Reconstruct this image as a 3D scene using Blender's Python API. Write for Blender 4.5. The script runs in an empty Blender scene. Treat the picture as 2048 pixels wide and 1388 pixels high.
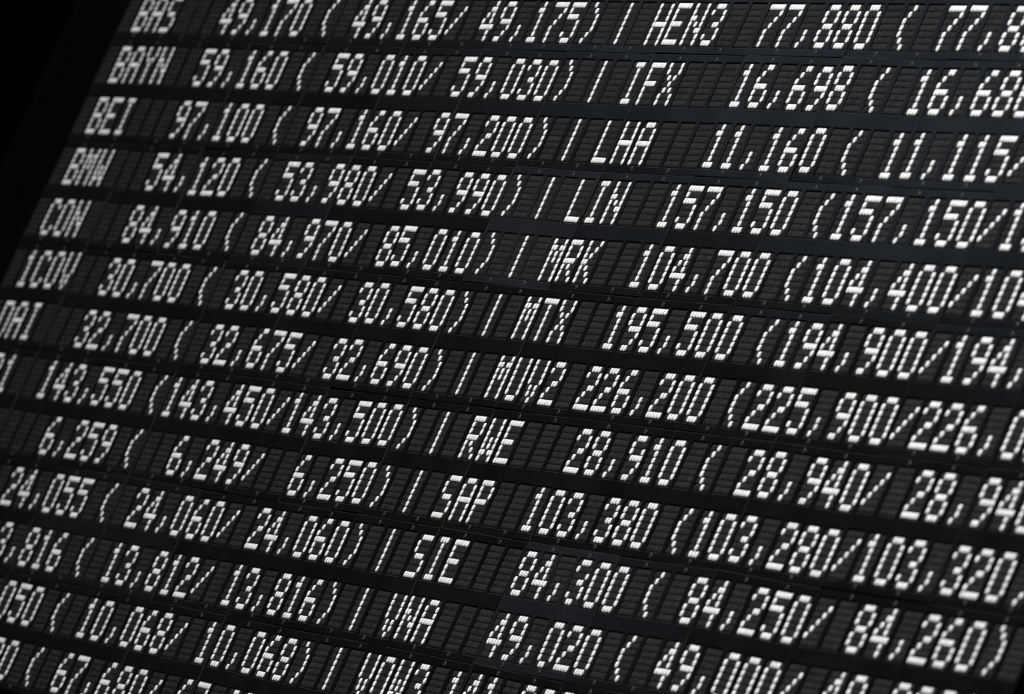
import bpy, math, random
from mathutils import Matrix, Vector

# ------------------------------------------------------------------ scene, camera, light
S = 0.01                                    # metres per dot pitch of the display
scene = bpy.context.scene
COL = scene.collection

# camera found by fitting the dot grid: rotation (rows right / down / forward in board axes X right, Y down, Z away)
FPX = 16953.63                              # focal length in pixels of a 2048 px wide picture
W = Vector((-0.3648945, 1.13866861, 0.29267444))
T = Vector((3.21910049, 2.17481222, 1243.09547))
ROT = Matrix.Rotation(W.length, 3, W.normalized())
CAM = -(ROT.transposed() @ T)               # camera position in board axes


def to_world(v):
    return Vector((v[0] * S, v[2] * S, -v[1] * S))


def axis(v):
    return Vector((v[0], v[2], -v[1]))


cam_data = bpy.data.cameras.new("camera")
cam = bpy.data.objects.new("camera", cam_data)
COL.objects.link(cam)
cx, cy, cz = axis(ROT[0]), -axis(ROT[1]), -axis(ROT[2])
M = Matrix((cx, cy, cz)).transposed().to_4x4()
M.translation = to_world(CAM)
cam.matrix_world = M
cam_data.sensor_width = 36.0
cam_data.lens = FPX / 2048 * 36.0
cam_data.clip_start = 0.1
cam_data.clip_end = 500
cam_data.dof.use_dof = True
cam_data.dof.focus_distance = 12.50
cam_data.dof.aperture_fstop = 6.9
cam_data.dof.aperture_blades = 9
scene.camera = cam

world = bpy.data.worlds.new("World")
scene.world = world
world.use_nodes = True
bg = world.node_tree.nodes["Background"]
bg.inputs[0].default_value = (0.8, 0.9, 1.0, 1)
bg.inputs[1].default_value = 0.012

scene.cycles.filter_width = 1.05

vs = scene.view_settings
vs.view_transform = 'Standard'
vs.look = 'None'
vs.exposure = 0.0
vs.gamma = 1.0
vs.use_curve_mapping = False


def area(name, loc, target, sx, sy, power, colour):
    d = bpy.data.lights.new(name, 'AREA')
    d.shape = 'RECTANGLE'
    d.size, d.size_y = sx, sy
    d.energy = power
    d.color = colour
    o = bpy.data.objects.new(name, d)
    COL.objects.link(o)
    o.location = loc
    o.rotation_euler = (Vector(target) - Vector(loc)).to_track_quat('-Z', 'Y').to_euler()
    return o


# the hall's ceiling lights: up in front of the board, a little to its right
lamp = area("ceiling_lamp", (2.3, -4.6, 4.6), (0.4, 0, 0), 3.0, 1.6, 345, (1.0, 0.992, 0.98))
lamp.data.spread = math.radians(112)
area("hall_lamp", (2.0, -9.0, 1.5), (0.4, 0, 0), 4.0, 3.0, 224, (1.0, 0.992, 0.98))
# cool daylight from the hall's high windows, far off to the left; the glossy panels mirror it
area("window_light", (-24.2, -17.2, 9.2), (0, 0, 0), 16.0, 8.0, 72, (0.57, 0.76, 1.0))


# ------------------------------------------------------------------ materials
def mat(name):
    m = bpy.data.materials.new(name)
    m.use_nodes = True
    nt = m.node_tree
    return m, nt, nt.nodes["Principled BSDF"]


def node(nt, kind, **kw):
    n = nt.nodes.new(kind)
    for k, v in kw.items():
        if k in n.inputs.keys():
            n.inputs[k].default_value = v
        else:
            setattr(n, k, v)
    return n


def noise_ramp(nt, scale, lo, hi, p0=0.3, p1=0.7, detail=3.0, vec=None):
    tc = node(nt, "ShaderNodeTexCoord")
    oi = node(nt, "ShaderNodeObjectInfo")
    add = node(nt, "ShaderNodeVectorMath", operation='MULTIPLY_ADD')
    mul = node(nt, "ShaderNodeCombineXYZ")
    nt.links.new(oi.outputs["Random"], mul.inputs[0])
    nt.links.new(oi.outputs["Random"], mul.inputs[2])
    nt.links.new(mul.outputs[0], add.inputs[0])
    add.inputs[1].default_value = (37.0, 11.0, 53.0)
    nt.links.new(tc.outputs["Object"], add.inputs[2])
    src = add.outputs[0]
    if vec:
        mp = node(nt, "ShaderNodeMapping")
        mp.inputs["Scale"].default_value = vec
        nt.links.new(src, mp.inputs[0])
        src = mp.outputs[0]
    n = node(nt, "ShaderNodeTexNoise", Scale=scale, Detail=detail)
    nt.links.new(src, n.inputs["Vector"])
    r = node(nt, "ShaderNodeMapRange")
    r.inputs[1].default_value, r.inputs[2].default_value = p0, p1
    r.inputs[3].default_value, r.inputs[4].default_value = lo, hi
    nt.links.new(n.outputs["Fac"], r.inputs[0])
    return r.outputs[0], n, oi


def grey(nt, val, tint=(1, 1, 1)):
    c = node(nt, "ShaderNodeCombineColor")
    for i in range(3):
        mm = node(nt, "ShaderNodeMath", operation='MULTIPLY')
        nt.links.new(val, mm.inputs[0])
        mm.inputs[1].default_value = tint[i]
        nt.links.new(mm.outputs[0], c.inputs[i])
    return c.outputs[0]


# white enamel of a flipped dot
WHITE, nt, b = mat("white_dot_enamel")
v, _, _ = noise_ramp(nt, 75, 0.68, 0.88, 0.3, 0.6)
nt.links.new(grey(nt, v, (1.0, 0.994, 0.984)), b.inputs["Base Color"])
b.inputs["Roughness"].default_value = 0.55
b.inputs["Specular IOR Level"].default_value = 0.3

# matt black back of a dot; its glints are painted in as lighter streaks
DARK, nt, b = mat("dark_dot_enamel")
v, n1, _ = noise_ramp(nt, 50, 0.003, 0.024, 0.3, 0.72, 2.0, (7.0, 1.0, 1.0))
nt.links.new(grey(nt, v, (1.0, 0.99, 0.97)), b.inputs["Base Color"])
b.inputs["Roughness"].default_value = 0.6
b.inputs["Specular IOR Level"].default_value = 0.35

# black plastic front of a module: smooth, smudged, each a little different
PLATE, nt, b = mat("black_faceplate")
v, _, oi = noise_ramp(nt, 8, 0.0018, 0.0040)
nt.links.new(grey(nt, v, (1.0, 1.0, 1.04)), b.inputs["Base Color"])
r, _, _ = noise_ramp(nt, 5, 0.09, 0.19, 0.3, 0.7, 4.0)
nt.links.new(r, b.inputs["Roughness"])
b.inputs["IOR"].default_value = 1.47
_, nb, _ = noise_ramp(nt, 4, 0, 1, 0.3, 0.7, 1.0)
bump = node(nt, "ShaderNodeBump", Strength=0.05, Distance=0.004)
nt.links.new(nb.outputs["Fac"], bump.inputs["Height"])
nt.links.new(bump.outputs[0], b.inputs["Normal"])

# bluish reflection on some fronts, painted in as a lighter base colour
SHEEN_PLATES = []
for nm, lo, hi in (("sheen_faceplate", 0.0060, 0.0105), ("faint_sheen_faceplate", 0.0030, 0.0056)):
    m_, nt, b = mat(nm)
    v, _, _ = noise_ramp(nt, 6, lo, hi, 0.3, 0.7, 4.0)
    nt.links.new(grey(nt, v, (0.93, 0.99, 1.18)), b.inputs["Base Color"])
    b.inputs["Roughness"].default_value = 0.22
    SHEEN_PLATES.append(m_)

# plate rims: the edge highlight is put into a lighter base colour
RIM, nt, b = mat("highlit_plate_rim")
v, _, _ = noise_ramp(nt, 25, 0.008, 0.045)
nt.links.new(grey(nt, v), b.inputs["Base Color"])
b.inputs["Roughness"].default_value = 0.5

HOUSE, nt, b = mat("black_housing")
v, _, _ = noise_ramp(nt, 30, 0.0012, 0.0030)
nt.links.new(grey(nt, v), b.inputs["Base Color"])
b.inputs["Roughness"].default_value = 0.85
b.inputs["Specular IOR Level"].default_value = 0.1

SCREW, nt, b = mat("dull_screw_steel")
v, _, _ = noise_ramp(nt, 200, 0.015, 0.06)
nt.links.new(grey(nt, v, (1.0, 0.96, 0.93)), b.inputs["Base Color"])
b.inputs["Metallic"].default_value = 0.6
b.inputs["Roughness"].default_value = 0.5

FRAME, nt, b = mat("black_frame_paint")
v, _, _ = noise_ramp(nt, 12, 0.0006, 0.0014)
nt.links.new(grey(nt, v), b.inputs["Base Color"])
b.inputs["Roughness"].default_value = 0.7
b.inputs["Specular IOR Level"].default_value = 0.01

WALL, nt, b = mat("dark_wall_paint")
v, _, _ = noise_ramp(nt, 3, 0.0002, 0.0004)
nt.links.new(grey(nt, v), b.inputs["Base Color"])
b.inputs["Roughness"].default_value = 1.0
b.inputs["Specular IOR Level"].default_value = 0.0


# ------------------------------------------------------------------ mesh helper
class MB:
    """collects faces; local units are dots: x right, y away from the viewer, z up"""

    def __init__(self):
        self.v, self.f, self.rim = [], [], []

    def quad(self, *p):
        i = len(self.v)
        self.v += [tuple(c * S for c in q) for q in p]
        self.f.append(tuple(range(i, i + len(p))))

    def rim_quad(self, *p):
        self.rim.append(len(self.f))
        self.quad(*p)

    def prism(self, pts, y0, y1, tilt=None):
        """outline pts (x, z) anticlockwise seen from the front, front face at y0, back edge y1"""
        def at(x, z, y):
            if tilt:
                a, bb = tilt
                y = y + a * x + bb * z
            return (x, y, z)
        self.quad(*[at(x, z, y0) for x, z in pts])
        k = len(pts)
        for i in range(k):
            p, q = pts[i], pts[(i + 1) % k]
            self.quad(at(p[0], p[1], y0), at(p[0], p[1], y1), at(q[0], q[1], y1), at(q[0], q[1], y0))

    def box(self, x0, x1, y0, y1, z0, z1):
        a = [(x0, y0, z0), (x1, y0, z0), (x1, y0, z1), (x0, y0, z1)]
        c = [(x, y1, z) for x, y, z in a]
        self.quad(*a)
        self.quad(*reversed(c))
        for i in range(4):
            j = (i + 1) % 4
            self.quad(a[i], c[i], c[j], a[j])

    def mesh(self, name, material, rim=None):
        m = bpy.data.meshes.new(name)
        m.from_pydata(self.v, [], self.f)
        m.materials.append(material)
        if rim:
            m.materials.append(rim)
            for k in self.rim:
                m.polygons[k].material_index = 1
        m.update()
        return m


def link(name, mesh, parent=None, loc=(0, 0, 0)):
    o = bpy.data.objects.new(name, mesh)
    COL.objects.link(o)
    o.parent = parent
    o.location = loc
    return o


# ------------------------------------------------------------------ the 5 x 7 dot font of the board
FONT = {
    '0': ".###.|#...#|#...#|#...#|#...#|#...#|.###.",
    '1': "..#..|.##..|..#..|..#..|..#..|..#..|.###.",
    '2': ".###.|#...#|....#|..##.|.#...|#....|#####",
    '3': ".###.|#...#|....#|..##.|....#|#...#|.###.",
    '4': "...#.|..##.|.#.#.|#..#.|#####|...#.|...#.",
    '5': "#####|#....|####.|....#|....#|#...#|.###.",
    '6': "..##.|.#...|#....|####.|#...#|#...#|.###.",
    '7': "#####|....#|...#.|..#..|.#...|.#...|.#...",
    '8': ".###.|#...#|#...#|.###.|#...#|#...#|.###.",
    '9': ".###.|#...#|#...#|.####|....#|...#.|.##..",
    ',': ".....|.....|.....|.....|..#..|..#..|.#...",
    '/': ".....|....#|...#.|..#..|.#...|#....|.....",
    '(': "..#..|.#...|#....|#....|#....|.#...|..#..",
    ')': "..#..|...#.|....#|....#|....#|...#.|..#..",
    '|': "..#..|..#..|..#..|..#..|..#..|..#..|..#..",
    'A': ".###.|#...#|#...#|#####|#...#|#...#|#...#",
    'B': "####.|#...#|#...#|####.|#...#|#...#|####.",
    'C': ".###.|#...#|#....|#....|#....|#...#|.###.",
    'D': "####.|#...#|#...#|#...#|#...#|#...#|####.",
    'E': "#####|#....|#....|####.|#....|#....|#####",
    'F': "#####|#....|#....|####.|#....|#....|#....",
    'H': "#...#|#...#|#...#|#####|#...#|#...#|#...#",
    'I': ".###.|..#..|..#..|..#..|..#..|..#..|.###.",
    'K': "#...#|#..#.|#.#..|##...|#.#..|#..#.|#...#",
    'L': "#....|#....|#....|#....|#....|#....|#####",
    'M': "#...#|##.##|#.#.#|#.#.#|#...#|#...#|#...#",
    'N': "#...#|#...#|##..#|#.#.#|#..##|#...#|#...#",
    'O': ".###.|#...#|#...#|#...#|#...#|#...#|.###.",
    'P': "####.|#...#|#...#|####.|#....|#....|#....",
    'R': "####.|#...#|#...#|####.|#.#..|#..#.|#...#",
    'S': ".####|#....|#....|.###.|....#|....#|####.",
    'T': "#####|..#..|..#..|..#..|..#..|..#..|..#..",
    'U': "#...#|#...#|#...#|#...#|#...#|#...#|.###.",
    'V': "#...#|#...#|#...#|#...#|.#.#.|.#.#.|..#..",
    'W': "#...#|#...#|#...#|#.#.#|#.#.#|##.##|#...#",
    'X': "#...#|#...#|.#.#.|..#..|.#.#.|#...#|#...#",
    'Y': "#...#|#...#|.#.#.|..#..|..#..|..#..|..#..",
    ' ': ".....|.....|.....|.....|.....|.....|.....",
}
KIND = {',': 'comma', '/': 'slash', '(': 'opening bracket', ')': 'closing bracket', '|': 'vertical bar',
        ' ': 'blank cell with every dot dark'}

ROWS = {
    -1: "",
    0: " BAS   49,170 ( 49,165/ 49,175) | HEN3  77,880 ( 77,86",
    1: " BAYN  59,160 ( 59,010/ 59,030) | IFX   16,698 ( 16,686",
    2: " BEI   97,100 ( 97,160/ 97,200) | LHA   11,160 ( 11,115/",
    3: " BMW   54,120 ( 53,980/ 53,990) | LIN  157,150 (157,150/15",
    4: " CON   84,910 ( 84,970/ 85,010) | MRK  104,700 (104,400/104",
    5: " 1COV  30,700 ( 30,580/ 30,580) | MTX  195,500 (194,900/194,",
    6: " DAI   32,700 ( 32,675/ 32,690) | MUV2 226,200 (225,900/226,00",
    7: "  B1  143,550 (143,450/143,500) | RWE   28,910 ( 28,940/ 28,940",
    8: "        6,259 (  6,249/  6,250) | SAP  103,380 (103,280/103,320)",
    9: "      224,055 ( 24,060/ 24,060) | SIE   84,300 ( 84,250/ 84,260)",
    10: "       13,816 ( 13,812/ 13,816) | VNA   49,020 ( 49,000/ 49,020)",
    11: "       10,050 ( 10,068/ 10,068) | VOW3 141,800 (141",
    12: "          680 ( 67,680/ 67,69",
}
ROWS[9] = "       24,055 ( 24,060/ 24,060) | SIE   84,300 ( 84,250/ 84,260)"
# dots that stick: (row, cell) -> (dot row, dot column) left dark
STUCK = {(9, 43): [(1, 4), (6, 3)], (10, 43): [(6, 3)], (7, 43): [(1, 4)]}

NCELL = 65
PC, RP = 6.5538402, 9.6806943
XC, YC = 34 * 6.9, 6 * 9.67
DX = [-1.173, -0.565, 0.013, 0.056, 0.581, 0.518, 0.198, 0.203, -0.086, -0.208, 0.073, 0.13, 0.137, 0.137]


def warp(c):                                # modules are not spaced perfectly evenly
    k = (c - 2) / 5.0
    i = max(0, min(12, int(math.floor(k))))
    f = k - i
    if k < 0:
        return DX[0]
    return DX[i] * (1 - f) + DX[min(i + 1, 13)] * f


def cell_x(c):
    return c * PC + 2 - XC + warp(c)


def row_y(r, m):
    y = r * RP + 3 + (-0.0143 if r % 2 == 0 else 0) - YC
    return y - 0.0788e-4 * ((m * 5 + 2.5) * PC - XC) ** 2


# ------------------------------------------------------------------ one flap: two half plates either side of the hinge slit
def arc(cx_, cz_, r, a0, a1, n):
    return [(cx_ + r * math.cos(math.radians(a0 + (a1 - a0) * i / n)),
             cz_ + r * math.sin(math.radians(a0 + (a1 - a0) * i / n))) for i in range(n + 1)]


def outline(HX, HZ, slit, rad):
    """the two halves of a flap: rounded top left, notched bottom right, cut along the diagonal"""
    s_ = slit / 2
    up = [(-0.45 + 0.10 - s_, -HZ + 0.03), (HX, 0.255 + s_), (HX, HZ - 0.07), (HX - 0.06, HZ)]
    up += arc(-HX + rad, HZ - rad, rad, 90, 180, 4)
    up += [(-HX, -HZ + 0.10), (-HX + 0.03, -HZ + 0.04)]
    low = [(-0.29 + s_, -HZ), (0.06, -HZ), (0.16, -HZ + 0.16), (HX - 0.13, -HZ + 0.24), (HX, -HZ + 0.38), (HX, 0.255 - s_)]
    return up, low


LIT_SHAPE = outline(0.472, 0.436, 0.20, 0.30)
DARK_SHAPE = outline(0.486, 0.458, 0.16, 0.42)


def flap(mb, shape, col, row, rnd, spread):
    x0, z0 = col - 2, 3 - row
    a = rnd.gauss(0, spread), rnd.gauss(0, spread)
    for part in shape:
        t = (a[0] + rnd.gauss(0, spread * .6), a[1] + rnd.gauss(0, spread * .6))
        sub = MB()
        sub.prism(part, 0.0, 0.014, t)
        i = len(mb.v)
        mb.v += [(p[0] + x0 * S, p[1], p[2] + z0 * S) for p in sub.v]
        mb.f += [tuple(k + i for k in f) for f in sub.f]


GLYPHS = {}


def glyph(ch, stuck, variant):
    key = (ch, tuple(stuck), variant)
    if key not in GLYPHS:
        rnd = random.Random(str(key))
        lit, dark = MB(), MB()
        pat = [list(r) for r in FONT[ch].split('|')]
        for r, c in stuck:
            pat[r][c] = '.'
        for r in range(7):
            for c in range(5):
                if pat[r][c] == '#':
                    flap(lit, LIT_SHAPE, c, r, rnd, 0.008)
                else:
                    flap(dark, DARK_SHAPE, c, r, rnd, 0.03)
        GLYPHS[key] = (dark.mesh("character", DARK), lit.mesh("white_dots", WHITE) if lit.v else None)
    return GLYPHS[key]


# ------------------------------------------------------------------ module parts
FRONT = -0.09                               # front face of the plate, nearer than the flaps (dots)
WX, WZ = 2.68, 3.68                         # half size of a character window
GAP = 0.055                                 # half gap between modules
PLATES = {}


def plate(m, holes_x, holes_z, x0, x1, z0, z1):
    """front plate with ten windows, bevelled rims"""
    if m in PLATES:
        return PLATES[m]
    mb = MB()
    bv, bw, bx, vx = 0.045, 0.05, 0.001, 0.014
    xs = [x0 + vx] + [e for h in holes_x for e in (h - WX - bx, h + WX + bx)] + [x1 - vx]
    zs = [z0 + bv] + [e for h in sorted(holes_z) for e in (h - WZ - bw, h + WZ + bw)] + [z1 - bv]
    for i in range(len(xs) - 1):
        for j in range(len(zs) - 1):
            if i % 2 == 1 and j % 2 == 1:
                X0, X1, Z0, Z1 = xs[i], xs[i + 1], zs[j], zs[j + 1]
                o = [(X0, FRONT, Z0), (X1, FRONT, Z0), (X1, FRONT, Z1), (X0, FRONT, Z1)]
                n = [(X0 + bx, FRONT + bw, Z0 + bw), (X1 - bx, FRONT + bw, Z0 + bw),
                     (X1 - bx, FRONT + bw, Z1 - bw), (X0 + bx, FRONT + bw, Z1 - bw)]
                d = [(x, 0.2, z) for x, y, z in n]
                for k in range(4):
                    q = (k + 1) % 4
                    (mb.rim_quad if k == 0 else mb.quad)(o[k], o[q], n[q], n[k])
                    mb.quad(n[k], n[q], d[q], d[k])
            else:
                mb.quad((xs[i], FRONT, zs[j]), (xs[i + 1], FRONT, zs[j]), (xs[i + 1], FRONT, zs[j + 1]), (xs[i], FRONT, zs[j + 1]))
    X0, X1, Z0, Z1 = xs[0], xs[-1], zs[0], zs[-1]
    o = [(X0, FRONT, Z0), (X1, FRONT, Z0), (X1, FRONT, Z1), (X0, FRONT, Z1)]
    n = [(x0, FRONT + bv, z0), (x1, FRONT + bv, z0), (x1, FRONT + bv, z1), (x0, FRONT + bv, z1)]
    d = [(x, 0.6, z) for x, y, z in n]
    for k in range(4):
        q = (k + 1) % 4
        (mb.rim_quad if k != 0 else mb.quad)(o[k], n[k], n[q], o[q])
        mb.quad(n[k], d[k], d[q], n[q])
    house = MB()
    house.box(x0 + 0.1, x1 - 0.1, 0.22, 3.0, z0 + 0.1, z1 - 0.1)
    PLATES[m] = (mb.mesh("faceplate", PLATE, RIM), house.mesh("housing", HOUSE))
    return PLATES[m]


def screw_mesh():
    mb = MB()
    n = 12
    ring = lambda r, y: [(r * math.cos(2 * math.pi * i / n), y, r * math.sin(2 * math.pi * i / n)) for i in range(n)]
    prof = [(0.40, 0.0), (0.40, -0.02), (0.34, -0.07), (0.17, -0.07), (0.17, 0.03)]
    for (r0, y0), (r1, y1) in zip(prof, prof[1:]):
        a, c = ring(r0, y0), ring(r1, y1)
        for i in range(n):
            j = (i + 1) % n
            mb.quad(a[i], a[j], c[j], c[i])
    mb.quad(*ring(0.17, 0.03))
    return mb.mesh("screw", SCREW)


SCREW_MESH = screw_mesh()


# ------------------------------------------------------------------ which modules the picture shows
def project(X, Y, Z=0.0):
    p = ROT @ Vector((X, Y, Z)) + T
    return 1024 + FPX * p.x / p.z, 694 + FPX * p.y / p.z


# modules (pair of lines, column) whose front carries the painted reflection
SHEEN_MODULES = {(5, 8): 0, (2, 6): 0, (5, 9): 1, (2, 3): 1, (5, 3): 1, (5, 2): 1}


def seen_text(r, m):
    """the characters of one line of a module that fall inside the picture"""
    out = ''
    for c in range(m * 5, m * 5 + 5):
        u, v_ = project(cell_x(c), row_y(r, m))
        ch = ROWS[r].ljust(NCELL)[c]
        out += ch if (-12 < u < 2060 and -20 < v_ < 1408) else ' '
    return out.strip()


LABELS = {}
rnd_mod = random.Random(11)
MODULES = []
for mr in range(0, 7):
    r0, r1 = 2 * mr - 1, 2 * mr
    for m in range(0, 13):
        xs = [cell_x(c) for c in range(m * 5, m * 5 + 5)]
        xl = (cell_x(m * 5) + cell_x(m * 5 - 1)) / 2 if m else cell_x(0) - PC / 2
        xr = (cell_x(m * 5 + 4) + cell_x(m * 5 + 5)) / 2 if m < 12 else cell_x(64) + PC / 2
        y0, y1 = row_y(r0, m), row_y(r1, m)
        mx, my = (xl + xr) / 2, (y0 + y1) / 2
        tilt = (rnd_mod.gauss(0, 0.34), rnd_mod.gauss(0, 0.30), rnd_mod.gauss(0, 0.05))
        push = rnd_mod.gauss(0, 0.05)
        MODULES.append((mr, m, xs, xl, xr, y0, y1, mx, my, tilt, push))


def label_for(mr, m, n_):
    a, b_ = seen_text(2 * mr - 1, m), seen_text(2 * mr, m)
    if a and b_:
        s = 'black display module reading "%s" above "%s"' % (a, b_)
    elif b_:
        s = 'black display module with "%s" in its lower line' % b_
    elif a:
        s = 'black display module with "%s" in its upper line' % a
    else:
        s = 'black display module with nothing but dark dots'
    return s


labels = {}
for q in MODULES:
    labels.setdefault(label_for(q[0], q[1], 0), []).append((q[0], q[1]))

for (mr, m, xs, xl, xr, y0, y1, mx, my, tilt, push) in MODULES:
    r0, r1 = 2 * mr - 1, 2 * mr
    root = bpy.data.objects.new("display_module", None)
    COL.objects.link(root)
    root.empty_display_size = 0.05
    root.location = to_world((mx, my, push))
    root.rotation_euler = tuple(math.radians(a) for a in tilt)
    lab = label_for(mr, m, 0)
    if len(labels[lab]) > 1 and 'nothing' not in lab:
        ra = seen_text(r0, m - 1) if m else ''
        rb = seen_text(r1, m - 1) if m else ''
        side = (rb or ra)
        if side:
            lab += ', right of the one with "%s"' % side
    root["label"] = lab
    root["category"] = "display module"
    root["group"] = "display modules tiled over the price board"
    x0, x1 = xl - mx + GAP, xr - mx - GAP
    half = RP - GAP
    hz = [-(y0 - my), -(y1 - my)]
    face, house = plate(m, [x - mx for x in xs], hz, x0, x1, -half, half)
    front = link("faceplate", face, root)
    if (mr, m) in SHEEN_MODULES:
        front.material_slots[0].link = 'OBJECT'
        front.material_slots[0].material = SHEEN_PLATES[SHEEN_MODULES[(mr, m)]]
    link("housing", house, root)
    for x in (xs[1], xs[3]):
        for sgn in (1, -1):
            s_ = link("screw", SCREW_MESH, root, ((x - mx) * S, FRONT * S, sgn * (RP - 0.73) * S))
            s_.rotation_euler = (0, rnd_mod.uniform(0, 3), 0)
    for r, y in ((r0, y0), (r1, y1)):
        line = ROWS[r].ljust(NCELL)
        for i, x in enumerate(xs):
            c = m * 5 + i
            ch = line[c]
            dark, lit = glyph(ch, STUCK.get((r, c), []), rnd_mod.randrange(4 if ch == ' ' else 2))
            o = link("character", dark, root, ((x - mx) * S, 0, -(y - my) * S))
            if ch.isdigit():
                o["label"] = "white numeral %s among dark dots" % ch
            elif ch.isalpha():
                o["label"] = "white letter %s among dark dots" % ch
            elif ch == ' ':
                o["label"] = KIND[ch]
            else:
                o["label"] = "white %s among dark dots" % KIND[ch]
            if lit:
                link("white_dots", lit, o)

# ------------------------------------------------------------------ the frame down the board's left edge, the wall behind
top_y, bot_y = row_y(-1, 0) - RP / 2, row_y(12, 6) + RP / 2
fx = cell_x(0) - PC / 2 - 0.1
fr = bpy.data.objects.new("board_frame", None)
COL.objects.link(fr)
fr.location = to_world((fx - 12, (top_y + bot_y) / 2, 0))
fr["label"] = "plain black frame running down the left edge of the price board"
fr["category"] = "frame"
H = (bot_y - top_y) / 2 + 1
mb = MB()
mb.box(12 - 20.5, 12, FRONT - 0.15, 3.0, -H, H)
link("border_panel", mb.mesh("border_panel", FRAME), fr)
mb = MB()
pr = [(-11.2, -0.9), (-10.8, -1.3), (-9.3, -1.3), (-8.9, -0.9)]
for (xa, ya), (xb, yb) in zip(pr, pr[1:]):
    mb.quad((xa, ya, -H), (xb, yb, -H), (xb, yb, H), (xa, ya, H))
mb.quad((-11.2, 3, -H), (-11.2, -0.9, -H), (-11.2, -0.9, H), (-11.2, 3, H))
mb.quad((-8.9, -0.9, -H), (-8.9, FRONT, -H), (-8.9, FRONT, H), (-8.9, -0.9, H))
mb.quad((-11.2, 3, H), (-11.2, -0.9, H), (-10.8, -1.3, H), (-9.3, -1.3, H), (-8.9, -0.9, H), (-8.9, 3, H))
mb.quad((-11.2, 3, -H), (-8.9, 3, -H), (-8.9, -0.9, -H), (-9.3, -1.3, -H), (-10.8, -1.3, -H), (-11.2, -0.9, -H))
link("edge_rail", mb.mesh("edge_rail", FRAME), fr)

mb = MB()
mb.box(-4000, 4000, 3.4, 8, -1500, 2500)
wall = link("back_wall", mb.mesh("back_wall", WALL))
wall["kind"] = "structure"
